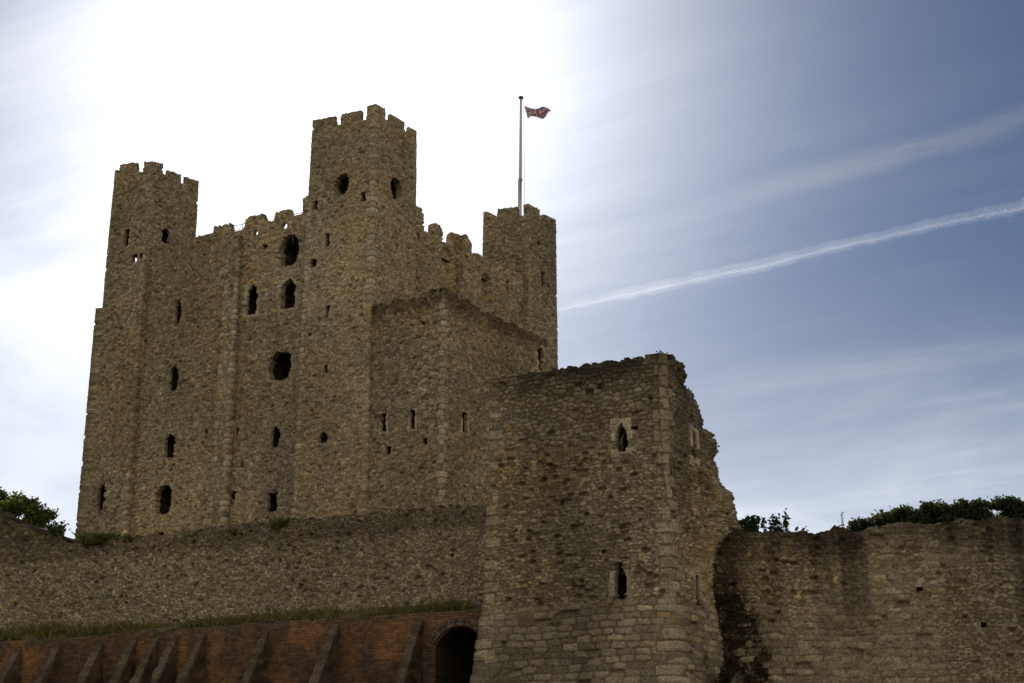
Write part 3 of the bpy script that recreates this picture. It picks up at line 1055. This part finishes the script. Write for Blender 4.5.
def st_right(S, Z):
    d, c = rubble(S, Z, .20, .11, .05, .06, 540, .5, .3, contrast=1.1, jz=.75, tone=.86)
    d2, c2 = ashlar(S, Z, 560, .88)
    lo = sstep(.50, .62, fbm(S * .35 + 4, Z * .35, 565, 4)) * .8
    d, c = d * (1 - lo) + d2 * lo, lerp(c, c2, lo * .8)
    # water streaks running down from the broken top
    streak_ = sstep(.40, .74, fbm(S * 1.15, Z * .10 + 5, 571, 5)) * sstep(5.0, 9.0, Z + 2.0 * fbm(S * 1.3, Z * .2, 573, 2))
    topd = sstep(8.3, 9.4, Z + .8 * (fbm(S * .6, Z * .4, 575, 3) - .5))
    c = c * (1 - np.clip(.70 * streak_ + .46 * topd, 0, .8))[..., None]
    return d, c


YR = 44.4
rw_org = (14, YR, 0)
rw = masonry('curtain_wall', [(5.5, YR + .1), (9.0, YR), (34, YR - 1.0)], False, -.2, 4.2, 10.2, .032, M_CURT, None, st_right, 1.6,
             prof([(0, 7.6), (.15, 8.0), (.40, 8.8), (.65, 9.25), (.9, 9.45), (1.1, 9.5), (1.50, 9.42), (2.20, 9.46), (3.10, 9.40), (3.65, 9.40), (3.75, 9.58), (4.00, 9.55), (4.20, 9.42), (5.10, 9.60), (6.50, 9.66), (8.80, 9.80), (11.50, 9.9), (29, 10.0)], .12, 85, .25),
             [dict(seg=1, t=2.55, z=7.75, w=.2, h=.14, shape='ragged', depth=.4), dict(seg=1, t=4.25, z=6.75, w=.22, h=.18, shape='ragged', depth=.4)],
             lambda S, Z, sg: .03 * np.clip(9 - Z, 0, 9), zin=8.3, org=rw_org, win_name='putlog_hole')
rw.location = rw_org
for o_ in [q for q in bpy.data.objects if q.name.startswith('putlog_hole')]:
    o_.parent = rw
tag(rw, 'wide rubble curtain wall with dark water stains, right of the front tower', 'wall')

# ------------------------------------------------------------------ brick retaining wall with raking buttresses
OFFB = 1.2
bw_org = (*cp(12, OFFB), 0)
brick = empty('brick_wall', bw_org)
tag(brick, 'red brick retaining wall with raking buttresses and an arch, below the flint wall', 'wall')


def st_brick(S, Z):
    n = fbm(S * .6, Z * .6, 701, 4)
    n2 = fbm(S * 1.6, Z * 1.1, 711, 4)
    c = lerp(np.array((.225, .108, .044)) + np.zeros(S.shape + (3,)), np.array((.135, .068, .034)), sstep(.35, .65, n))
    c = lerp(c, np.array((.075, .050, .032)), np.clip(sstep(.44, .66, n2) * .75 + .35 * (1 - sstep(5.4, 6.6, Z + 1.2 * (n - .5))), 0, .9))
    c = lerp(c, np.array((.10, .078, .045)), sstep(7.05, 7.5, Z + .3 * (n2 - .5)) * .8)     # mossy top courses
    return .05 * (n - .5) + .03 * (n2 - .5) + .012 * (hsh(np.floor(S / .235), np.floor(Z / .078), 5) - .5), c


# s runs left to right from u = 34 to u = -0.45
BU0 = 34.0
arch_u, arch_w, arch_top = .22, 1.62, 7.02
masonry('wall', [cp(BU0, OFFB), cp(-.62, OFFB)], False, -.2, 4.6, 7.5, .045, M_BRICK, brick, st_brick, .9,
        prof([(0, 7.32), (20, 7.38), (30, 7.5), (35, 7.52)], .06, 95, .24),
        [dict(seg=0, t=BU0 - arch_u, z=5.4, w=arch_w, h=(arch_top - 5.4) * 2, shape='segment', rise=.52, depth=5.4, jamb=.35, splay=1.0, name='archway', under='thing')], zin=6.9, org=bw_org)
# arch ring: two rows of header bricks
av, af, ac = [], [], []
half = arch_w / 2
rise = .42
rad = (half * half + rise * rise) / (2 * rise)
zc_ = arch_top - rad
amax = math.asin(min(.98, (half + .05) / rad))
for row in range(2):
    nb = 22 + 2 * row
    r0, r1_ = rad + .005 + row * .13, rad + .12 + row * .13
    for q in range(nb):
        a0 = -amax + 2 * amax * q / nb
        a1 = -amax + 2 * amax * (q + .86) / nb
        base = len(av)
        pr = .06 + .02 * random.random()
        cc = np.array((.13, .090, .058)) * (.6 + .7 * random.random())
        for nn in (-.05, pr):
            for (rr, aa) in ((r0, a0), (r1_, a0), (r1_, a1), (r0, a1)):
                p2 = cp(arch_u - rr * math.sin(aa), OFFB + nn)
                av.append((p2[0] - bw_org[0], p2[1] - bw_org[1], zc_ + rr * math.cos(aa)))
                ac.append(cc)
        for q4 in ((0, 1, 2, 3), (4, 5, 6, 7), (0, 1, 5, 4), (1, 2, 6, 5), (2, 3, 7, 6), (3, 0, 4, 7)):
            af.append(tuple(base + i for i in q4))
new_obj('arch_ring', av, np.array(af), M_TOWER, brick, np.array(ac), smooth=False)

# raking buttresses: u of the foot on the wall face, top height
BUT = [(17.05, 7.10), (15.35, 7.12), (13.55, 7.14), (12.22, 7.16), (11.35, 7.18), (10.58, 7.2), (9.48, 7.22), (7.08, 7.2), (4.55, 7.30), (1.62, 7.28), (19.2, 7.1)]


def buttress(u0, zt, k):
    zb, wdt, rake = 1.5, .24 + .06 * hsh(k, 1, 3), .58 + .08 * float(hsh(k, 2, 3))
    nzr, nw_ = 90, 8
    zs = np.linspace(zb, zt, nzr)
    proj_ = .10 + rake * (zt - zs)
    rows = []
    # profile across: left side (wall->front), front, right side (front->wall)
    nd = 14
    cross = [(-.5, t) for t in np.linspace(0, 1, nd)] + [(t, 1.0) for t in np.linspace(-.5, .5, nw_ + 1)[1:]] + [(.5, t) for t in np.linspace(1, 0, nd)[1:]]
    V_, Cc_, sz_ = [], [], []
    for z, p in zip(zs, proj_):
        for (a, t) in cross:
            nfr = t * p - .05
            jig = .09 * (vnoise(np.array(z * 4.0 + k), np.array(t * p * 4 + a * 3), 800 + k) - .5)
            stone = hsh(np.floor(z / .17), np.floor((t * p + (np.floor(z / .17) % 2) * .15) / .3), 810 + k)
            u_ = u0 - a * (wdt + 2 * jig)
            q = cp(u_, OFFB + nfr + jig + .03 * (stone - .5))
            V_.append((q[0] - bw_org[0], q[1] - bw_org[1], z))
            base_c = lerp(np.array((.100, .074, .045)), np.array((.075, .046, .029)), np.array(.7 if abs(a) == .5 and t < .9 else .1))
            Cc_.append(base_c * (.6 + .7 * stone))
            sz_.append((t * p + a, z, 0))
    m = len(cross)
    ii, jj = np.meshgrid(np.arange(nzr - 1), np.arange(m - 1), indexing='ij')
    b0 = (ii * m + jj).ravel()
    F_ = np.stack((b0, b0 + 1, b0 + m + 1, b0 + m), 1)
    tb = (nzr - 1) * m
    topf = np.array([(tb + i, tb + i + 1, tb + m - 2 - i, tb + m - 1 - i) for i in range((m - 1) // 2)])
    new_obj('buttress', V_, np.concatenate((F_, topf)), M_TOWER, brick, np.array(Cc_), np.array(sz_))


for k, (u_, z_) in enumerate(BUT):
    buttress(u_, z_, k)

# ------------------------------------------------------------------ ledge, mound behind the walls
M_TURF = plain_mat('turf', (.07, .062, .028), (.12, .105, .045), 1.5)
e0, e1 = cp(36, OFFB - .05), cp(-.9, OFFB - .05)
e2, e3 = cp(-.9, -.1), cp(36, -.1)
lv = []
NL = 80
for i in range(NL + 1):
    t = i / NL
    for j in range(7):
        s = j / 6
        p = np.array(e0) * (1 - t) * (1 - s) + np.array(e1) * t * (1 - s) + np.array(e3) * (1 - t) * s + np.array(e2) * t * s
        z = 7.30 + .16 * t + .42 * s + .12 * (float(fbm(np.array(t * 40.), np.array(s * 3.), 901, 3)) - .5) - .30 * (1 - s) ** 6 * 0
        lv.append((p[0], p[1], z - (.25 if j == 0 else 0)))
lf = [(i * 7 + j, (i + 1) * 7 + j, (i + 1) * 7 + j + 1, i * 7 + j + 1) for i in range(NL) for j in range(6)]
o = new_obj('grass_ledge', lv, np.array(lf), M_TURF)
tag(o, kind='structure')
# castle mound filling the ground inside the walls
mv, mf = [], []
ring = [cp(34, -6.5), cp(-4.4, -6.5), (4.8, YR + 3), (9, YR + .9), (34, YR - .2), (60, 90), (40, 150), (-60, 170), (-90, 110)]
cxm, cym = -10, 90
n_ = len(ring)
for f__, z in ((1.0, -.1), (1.0, 7.4), (.93, 7.9), (.80, 8.8), (.4, 10.5)):
    for p in ring:
        mv.append((cxm + (p[0] - cxm) * f__, cym + (p[1] - cym) * f__, z))
for l in range(4):
    for i in range(n_):
        mf.append((l * n_ + i, l * n_ + (i + 1) % n_, (l + 1) * n_ + (i + 1) % n_, (l + 1) * n_ + i))
mv.append((cxm, cym, 10.8))
for i in range(0, n_):
    mf.append((4 * n_ + i, 4 * n_ + (i + 1) % n_, len(mv) - 1, len(mv) - 1))
mf4 = [q for q in mf if q[2] != q[3]]
mf3 = [q[:3] for q in mf if q[2] == q[3]]
o = new_obj('castle_mound', mv, [np.array(mf4), np.array(mf3)], M_TURF, smooth=False)
tag(o, kind='structure')

# ruined wall stub rising behind the left end of the curtain wall
rs_org = (-22, 62, 0)
rp = [np.array((-30.5, 66.5)), np.array((-16.6, 60.4))]
rsw = masonry('ruined_wall', [tuple(rp[0]), tuple(rp[1])], False, 8, 10, 14.4, .06, M_KEEP, None, lambda S, Z: rubble(S, Z, .3, .2, .09, .05, 600, .4, .2, tone=.46), 1.2,
              prof([(0, 14.0), (9.0, 13.6), (10.2, 13.45), (11.0, 13.1), (11.6, 12.85), (13.2, 12.25), (14.6, 11.8), (15.5, 11.5)], .18, 99, .25), zin=9, org=rs_org)
rsw.location = rs_org
tag(rsw, 'low ruined stone wall with a sloping broken top, left of the keep', 'wall')


# ------------------------------------------------------------------ plants
def leaf_quads(centres, size, dirs=None, lo=(.030, .046, .012), hi=(.11, .13, .035), k=0, stretch=1.6, dead=0.0):
    n = len(centres)
    g_ = np.random.default_rng(k)
    a = g_.normal(size=(n, 3))
    if dirs is not None:
        a = a * .5 + dirs
    a /= np.linalg.norm(a, axis=1)[:, None]
    b = np.cross(a, g_.normal(size=(n, 3)))
    b /= np.linalg.norm(b, axis=1)[:, None]
    sz_ = size * g_.uniform(.6, 1.3, n)[:, None]
    c = np.asarray(centres)
    V_ = np.stack((c - a * sz_ * stretch * .5, c + b * sz_ * .5, c + a * sz_ * stretch * .5, c - b * sz_ * .5), 1).reshape(-1, 3)
    F_ = np.arange(n * 4).reshape(n, 4)
    t = g_.uniform(0, 1, n) ** 1.3
    cc = lerp(np.array(lo) + np.zeros((n, 3)), np.array(hi), t)
    if dead:
        m = g_.uniform(0, 1, n) < dead
        cc[m] = np.array((.10, .065, .03)) * g_.uniform(.5, 1.2, m.sum())[:, None]
    return V_, F_, np.repeat(cc, 4, axis=0)


def tree(name, base, label, cat, limbs, leaf, nleaf, rad, k, group=None, lo=(.028, .044, .012), hi=(.13, .15, .04), trunk_r=.18):
    """limbs: list of clump centres (relative to base); trunk forks to each of them"""
    g_ = np.random.default_rng(k)
    root = empty(name, base)
    tag(root, label, cat, group)
    parts, cts = [], []
    hub = np.array((0, 0, min(l[2] for l in limbs) * .55))
    parts.append(tube([(0, 0, -.6), tuple(hub * .5), tuple(hub)], [trunk_r * 1.3, trunk_r, trunk_r * .8], 8))
    for l in limbs:
        l = np.array(l, float)
        mid = hub * .4 + l * .6 + g_.normal(size=3) * .12
        parts.append(tube([hub, mid, l], [trunk_r * .6, trunk_r * .35, trunk_r * .12], 6))
        for q in range(9):                               # twigs carry the leaves
            d = g_.normal(size=3)
            d /= np.linalg.norm(d)
            d[2] = abs(d[2]) * .8 - .15
            ln = rad * g_.uniform(.5, 1.15)
            tip = l + d * ln
            parts.append(tube([l, l + d * ln * .5 + g_.normal(size=3) * .05, tip], [trunk_r * .10, trunk_r * .07, trunk_r * .03], 5))
            m = nleaf // (len(limbs) * 9)
            t = g_.uniform(.25, 1.05, m) ** .7
            cts.append(l + d * ln * t[:, None] + g_.normal(size=(m, 3)) * rad * .27)
    v_, f_ = join(parts)
    new_obj('trunk', v_, np.array(f_), M_BARK, root)
    V_, F_, c_ = leaf_quads(np.concatenate(cts), leaf, None, lo, hi, k)
    new_obj('crown', V_, F_, M_LEAF, root, c_, smooth=False)
    return root


# tree at the far left behind the ruined wall
limbs = []
g2 = np.random.default_rng(5)
for q in range(48):
    a = g2.uniform(-1, 1)
    limbs.append((a * 3.0 - .55, g2.uniform(-1.3, 1.3), 5.05 * math.sqrt(1 - .52 * a * a) - 2.2 * g2.uniform() ** 1.7))
tree('broadleaf_tree', (-24.6, 75.0, 11.45), 'leafy green tree at the left edge beyond the ruined wall', 'tree', limbs, .115, 26000, .50, 21, lo=(.05, .07, .016), hi=(.20, .22, .05), trunk_r=.18)

# hedge of evergreen shrubs along the top of the right wall, each one its own
HB = [(11.05, .50, .6, 'low dark bush at the left end of the row above the right wall'),
      (11.9, .78, .85, 'rounded dark bush next to the low end bush above the right wall'),
      (13.2, 1.02, .95, 'dark dense bush in the middle of the row above the right wall'),
      (14.7, 1.22, 1.0, 'tallest dark bush of the row above the right wall'),
      (16.3, 1.25, 1.1, 'dark bush cut off by the right edge above the right wall')]
for q, (x_, h_, w_, lab) in enumerate(HB):
    g3 = np.random.default_rng(50 + q)
    lm = []
    for _ in range(34):
        xx_ = g3.uniform(-1, 1)
        lm.append((xx_ * w_, g3.uniform(-.6, .6), .75 + h_ * g3.uniform(.1, .80) * (1 - .35 * xx_ * xx_)))
    tree('evergreen_bush', (x_, YR + 2.2, 8.95), lab, 'bush', lm, .075, 15000, .27, 60 + q, 'bushes above the right wall', (.022, .034, .010), (.085, .10, .026), .06)


# sparse young shrubs and weeds growing out of wall tops
def stem_plant(name, base, h, stems, spread, label, cat, leaf, k, group=None, lo=(.020, .040, .012), hi=(.075, .110, .030), per=26):
    g_ = np.random.default_rng(k)
    root = empty(name, base)
    tag(root, label, cat, group)
    parts, cts = [], []
    for s in range(stems):
        dx, dy = g_.uniform(-spread, spread), g_.uniform(-spread, spread) * .5
        hh = h * g_.uniform(.55, 1.0)
        p0 = np.array((dx * .5, dy * .5, -.25))
        p2 = np.array((dx, dy, hh))
        p1 = (p0 + p2) / 2 + g_.normal(size=3) * .03
        parts.append(tube([p0, p1, p2], [.012, .009, .004], 5))
        t = g_.uniform(.25, 1.05, per)
        cts.append(p0 + (p2 - p0) * t[:, None] + g_.normal(size=(per, 3)) * np.array((.07, .07, .03)) * (1.2 - .6 * t)[:, None])
    v_, f_ = join(parts)
    new_obj('stem', v_, np.array(f_), M_BARK, root)
    V_, F_, c_ = leaf_quads(np.concatenate(cts), leaf, None, lo, hi, k)
    new_obj('foliage', V_, F_, M_LEAF, root, c_, smooth=False)
    return root


stem_plant('shrub', (7.05, YR + 1.2, 9.4), .68, 14, .26, 'small leafy shrub tucked against the broken side of the front tower', 'shrub', .08, 71, per=60)
stem_plant('shrub', (7.75, YR + .9, 9.4), .80, 11, .42, 'sparse spindly shrub on the right wall beside the front tower', 'shrub', .075, 72, per=34)
stem_plant('shrub', (8.55, YR + .9, 9.35), .38, 4, .22, 'tiny low shrub on the right wall, further from the tower', 'shrub', .065, 73, per=22)
stem_plant('weed', (9.62, YR + .7, 9.35), .85, 4, .04, 'single thin dry stalk standing on top of the right wall', 'weed', .04, 74, per=8, lo=(.08, .06, .03), hi=(.12, .09, .05))
stem_plant('weed', (*tp(.25, .5), 14.05), .22, 5, .2, 'small weed on the highest corner of the front tower', 'weed', .05, 75, per=16)
stem_plant('weed', (*tp(.3, 1.75), 13.55), .22, 5, .12, 'small weed on the broken right edge of the front tower', 'weed', .05, 76, per=16)
stem_plant('weed', (*tp(.3, 4.1), 12.15), .20, 4, .12, 'small weed lower down the broken edge of the front tower', 'weed', .05, 77, per=14)


def tuft(base, r_, h, n, label, k, lean=(0, 0)):
    g_ = np.random.default_rng(k)
    V_, C_, F_ = [], [], []
    for i in range(n):
        a, rr = g_.uniform(0, 6.28), r_ * math.sqrt(g_.uniform())
        b = np.array((math.cos(a) * rr, math.sin(a) * rr * .6, -.08))
        d = np.array((g_.normal() * .35 + lean[0], g_.normal() * .35 + lean[1], 1.0)) * h * g_.uniform(.4, 1.0)
        wv = np.array((math.cos(a * 3), math.sin(a * 3), 0)) * .022
        o_ = len(V_)
        V_ += [b - wv, b + wv, b + d * .6 + wv * .8, b + d + np.array((d[0] * .4, d[1] * .4, -.06))]
        F_.append((o_, o_ + 1, o_ + 2, o_ + 3))
        c = np.array((.13, .14, .035)) * g_.uniform(.5, 1.5) if g_.uniform() < .75 else np.array((.16, .13, .06)) * g_.uniform(.6, 1.1)
        C_ += [c] * 4
    ob = new_obj('grass_tuft', V_, np.array(F_), M_LEAF, None, np.array(C_), smooth=False, loc=base)
    return tag(ob, label, 'grass tuft', 'grass tufts on the flint wall')


for u_, r_, h_, n_2, lab in ((15.0, .7, .55, 500, 'wide grass tuft on the flint wall below the left end of the keep'),
                             (13.6, .35, .35, 160, 'grass tuft hanging on the flint wall below the keep windows'),
                             (7.5, .38, .50, 260, 'bright grass tuft on the flint wall below the middle of the keep'),
                             (9.3, .35, .25, 120, 'faint low grass tuft on the flint wall below the pilaster'),
                             (11.0, .4, .22, 110, 'thin grass tuft on the flint wall left of the pilaster foot')):
    p = cp(u_, -.15)
    tuft((p[0], p[1], 10.75), r_, h_, n_2, lab, int(u_ * 10))

# grass along the ledge at the foot of the flint wall
g4 = np.random.default_rng(8)
n = 16000
uu = g4.uniform(-.8, 34, n)
nn_ = .10 + 1.0 * g4.uniform(0, 1, n)
pk = np.stack((CC[0] + Cd[0] * uu + Cn[0] * nn_, CC[1] + Cd[1] * uu + Cn[1] * nn_), 1)
thick_ = sstep(.30, .62, fbm(uu * .7, nn_ * 1.5, 931, 3))
hh = (.05 + .40 * thick_ * (.35 + 1.0 * fbm(uu * .35, nn_ * 0, 937, 2))) * g4.uniform(.4, 1.1, n)
zz = 7.46 - .16 * uu / 34 + .42 * (1 - nn_ / 1.2) * .8 - .08
lean = g4.normal(size=(n, 2)) * .35 + np.array((.12, -.1))
wd = g4.normal(size=(n, 2))
wd = wd / np.linalg.norm(wd, axis=1)[:, None] * .017
gv = np.empty((n, 4, 3))
gv[:, 0, :2] = pk - wd; gv[:, 0, 2] = zz
gv[:, 1, :2] = pk + wd; gv[:, 1, 2] = zz
gv[:, 2, :2] = pk + lean * (hh * .6)[:, None] + wd * .7; gv[:, 2, 2] = zz + hh * .65
gv[:, 3, :2] = pk + lean * (hh * 1.3)[:, None]; gv[:, 3, 2] = zz + hh
gc = lerp(np.array((.10, .105, .026)) + np.zeros((n, 3)), np.array((.30, .27, .075)), g4.uniform(0, 1, n))
dry = g4.uniform(0, 1, n) < .30 * fbm(uu * .9, nn_, 941, 2) * 2
gc[dry] = np.array((.22, .18, .08)) * g4.uniform(.5, 1.1, dry.sum())[:, None]
o = new_obj('grass', gv.reshape(-1, 3), np.arange(n * 4).reshape(n, 4), M_LEAF, None, np.repeat(gc, 4, axis=0), smooth=False)
tag(o, 'rough green and dry grass along the ledge at the foot of the flint wall', 'grass', kind='stuff')

# old ivy clinging to the right wall where it meets the tower
g5 = np.random.default_rng(17)
n = 110000
xx = g5.uniform(5.2, 8.3, n)
zz = g5.uniform(3.2, 8.6, n)
edge = np.minimum(6.5 + .36 * (8.4 - zz), 7.45) + .9 * (fbm(xx * 1.3, zz * 1.3, 951, 4) - .5)
dens = .62 * (.22 + .78 * sstep(.40, .56, fbm(xx * 4.5, zz * 4.0, 963, 4))) * (1 - sstep(7.4, 8.5, zz)) * sstep(0, .5, edge - xx)
okm = (xx < edge) & (g5.uniform(0, 1, n) < dens)
xx, zz = xx[okm], zz[okm]
yy = YR + .1 - .03 * (9 - zz) - g5.uniform(.03, .07, len(xx))
V_, F_, c_ = leaf_quads(np.stack((xx, yy, zz), 1), .034, np.array((0, -.1, -.3)) + np.zeros((len(xx), 3)), (.020, .017, .010), (.048, .037, .019), 33, 1.3, dead=.35)
o = new_obj('ivy', V_, F_, M_LEAF, None, c_, smooth=False)
tag(o, 'dark withered ivy patch on the right wall in the corner by the tower', 'ivy')

# ------------------------------------------------------------------ contrail
M_TRAIL = bpy.data.materials.new('ice_trail')
M_TRAIL.use_nodes = True
ntc = M_TRAIL.node_tree
ntc.nodes.clear()
oc = ntc.nodes.new('ShaderNodeOutputMaterial')
pv = ntc.nodes.new('ShaderNodeVolumePrincipled')
pv.inputs['Color'].default_value = (.97, .98, 1, 1)
pv.inputs['Density'].default_value = .0008
pv.inputs['Anisotropy'].default_value = .55
ntc.links.new(pv.outputs[0], oc.inputs['Volume'])


def at_alt(u, v, alt):
    f_ = 1560.0
    a, upv = u - 512, 341.5 - v
    p = R(16.8)
    d = np.array((a, f_ * math.cos(p) - upv * math.sin(p), f_ * math.sin(p) + upv * math.cos(p)))
    return np.array((0, 0, 1.7)) + d * (alt / d[2])


trail_px = [(470, 328), (548, 312), (600, 301), (660, 288), (720, 275), (780, 261), (850, 244), (920, 229), (985, 215), (1050, 201), (1150, 180)]
tp3 = [at_alt(a, b, 9000) for a, b in trail_px]
cen, rad_ = [], []
for i in range(len(tp3) - 1):
    for q in range(24):
        t = q / 24
        cen.append(tp3[i] * (1 - t) + tp3[i + 1] * t)
cen = np.array(cen)
m = len(cen)
gi = np.arange(m)
rr = 60 * (.75 + .6 * fbm(gi * .16, gi * 0.0, 981, 4)) * np.clip(gi / 60, .15, 1)
cen[:, 2] += 70 * (fbm(gi * .09, gi * 0.0 + 3, 985, 3) - .5)
c0 = cen[m // 2].copy()
c_rel = [tuple(c - c0) for c in cen]
v_, f_ = tube(c_rel, list(rr * .48), 12)
o = new_obj('contrail', v_, np.array(f_), M_TRAIL, None, loc=tuple(c0))
tag(o, 'long thin white vapour trail crossing the blue sky on the right', 'contrail')
M_VEIL = M_TRAIL.copy()
M_VEIL.name = 'ice_trail_veil'
M_VEIL.node_tree.nodes['Principled Volume'].inputs['Density'].default_value = .00022
v_, f_ = tube([(c[0], c[1], c[2] + 25) for c in c_rel], list(rr * (1.3 + .9 * fbm(gi * .23, gi * 0.0 + 9, 991, 4))), 12)
new_obj('spread_veil', v_, np.array(f_), M_VEIL, o)
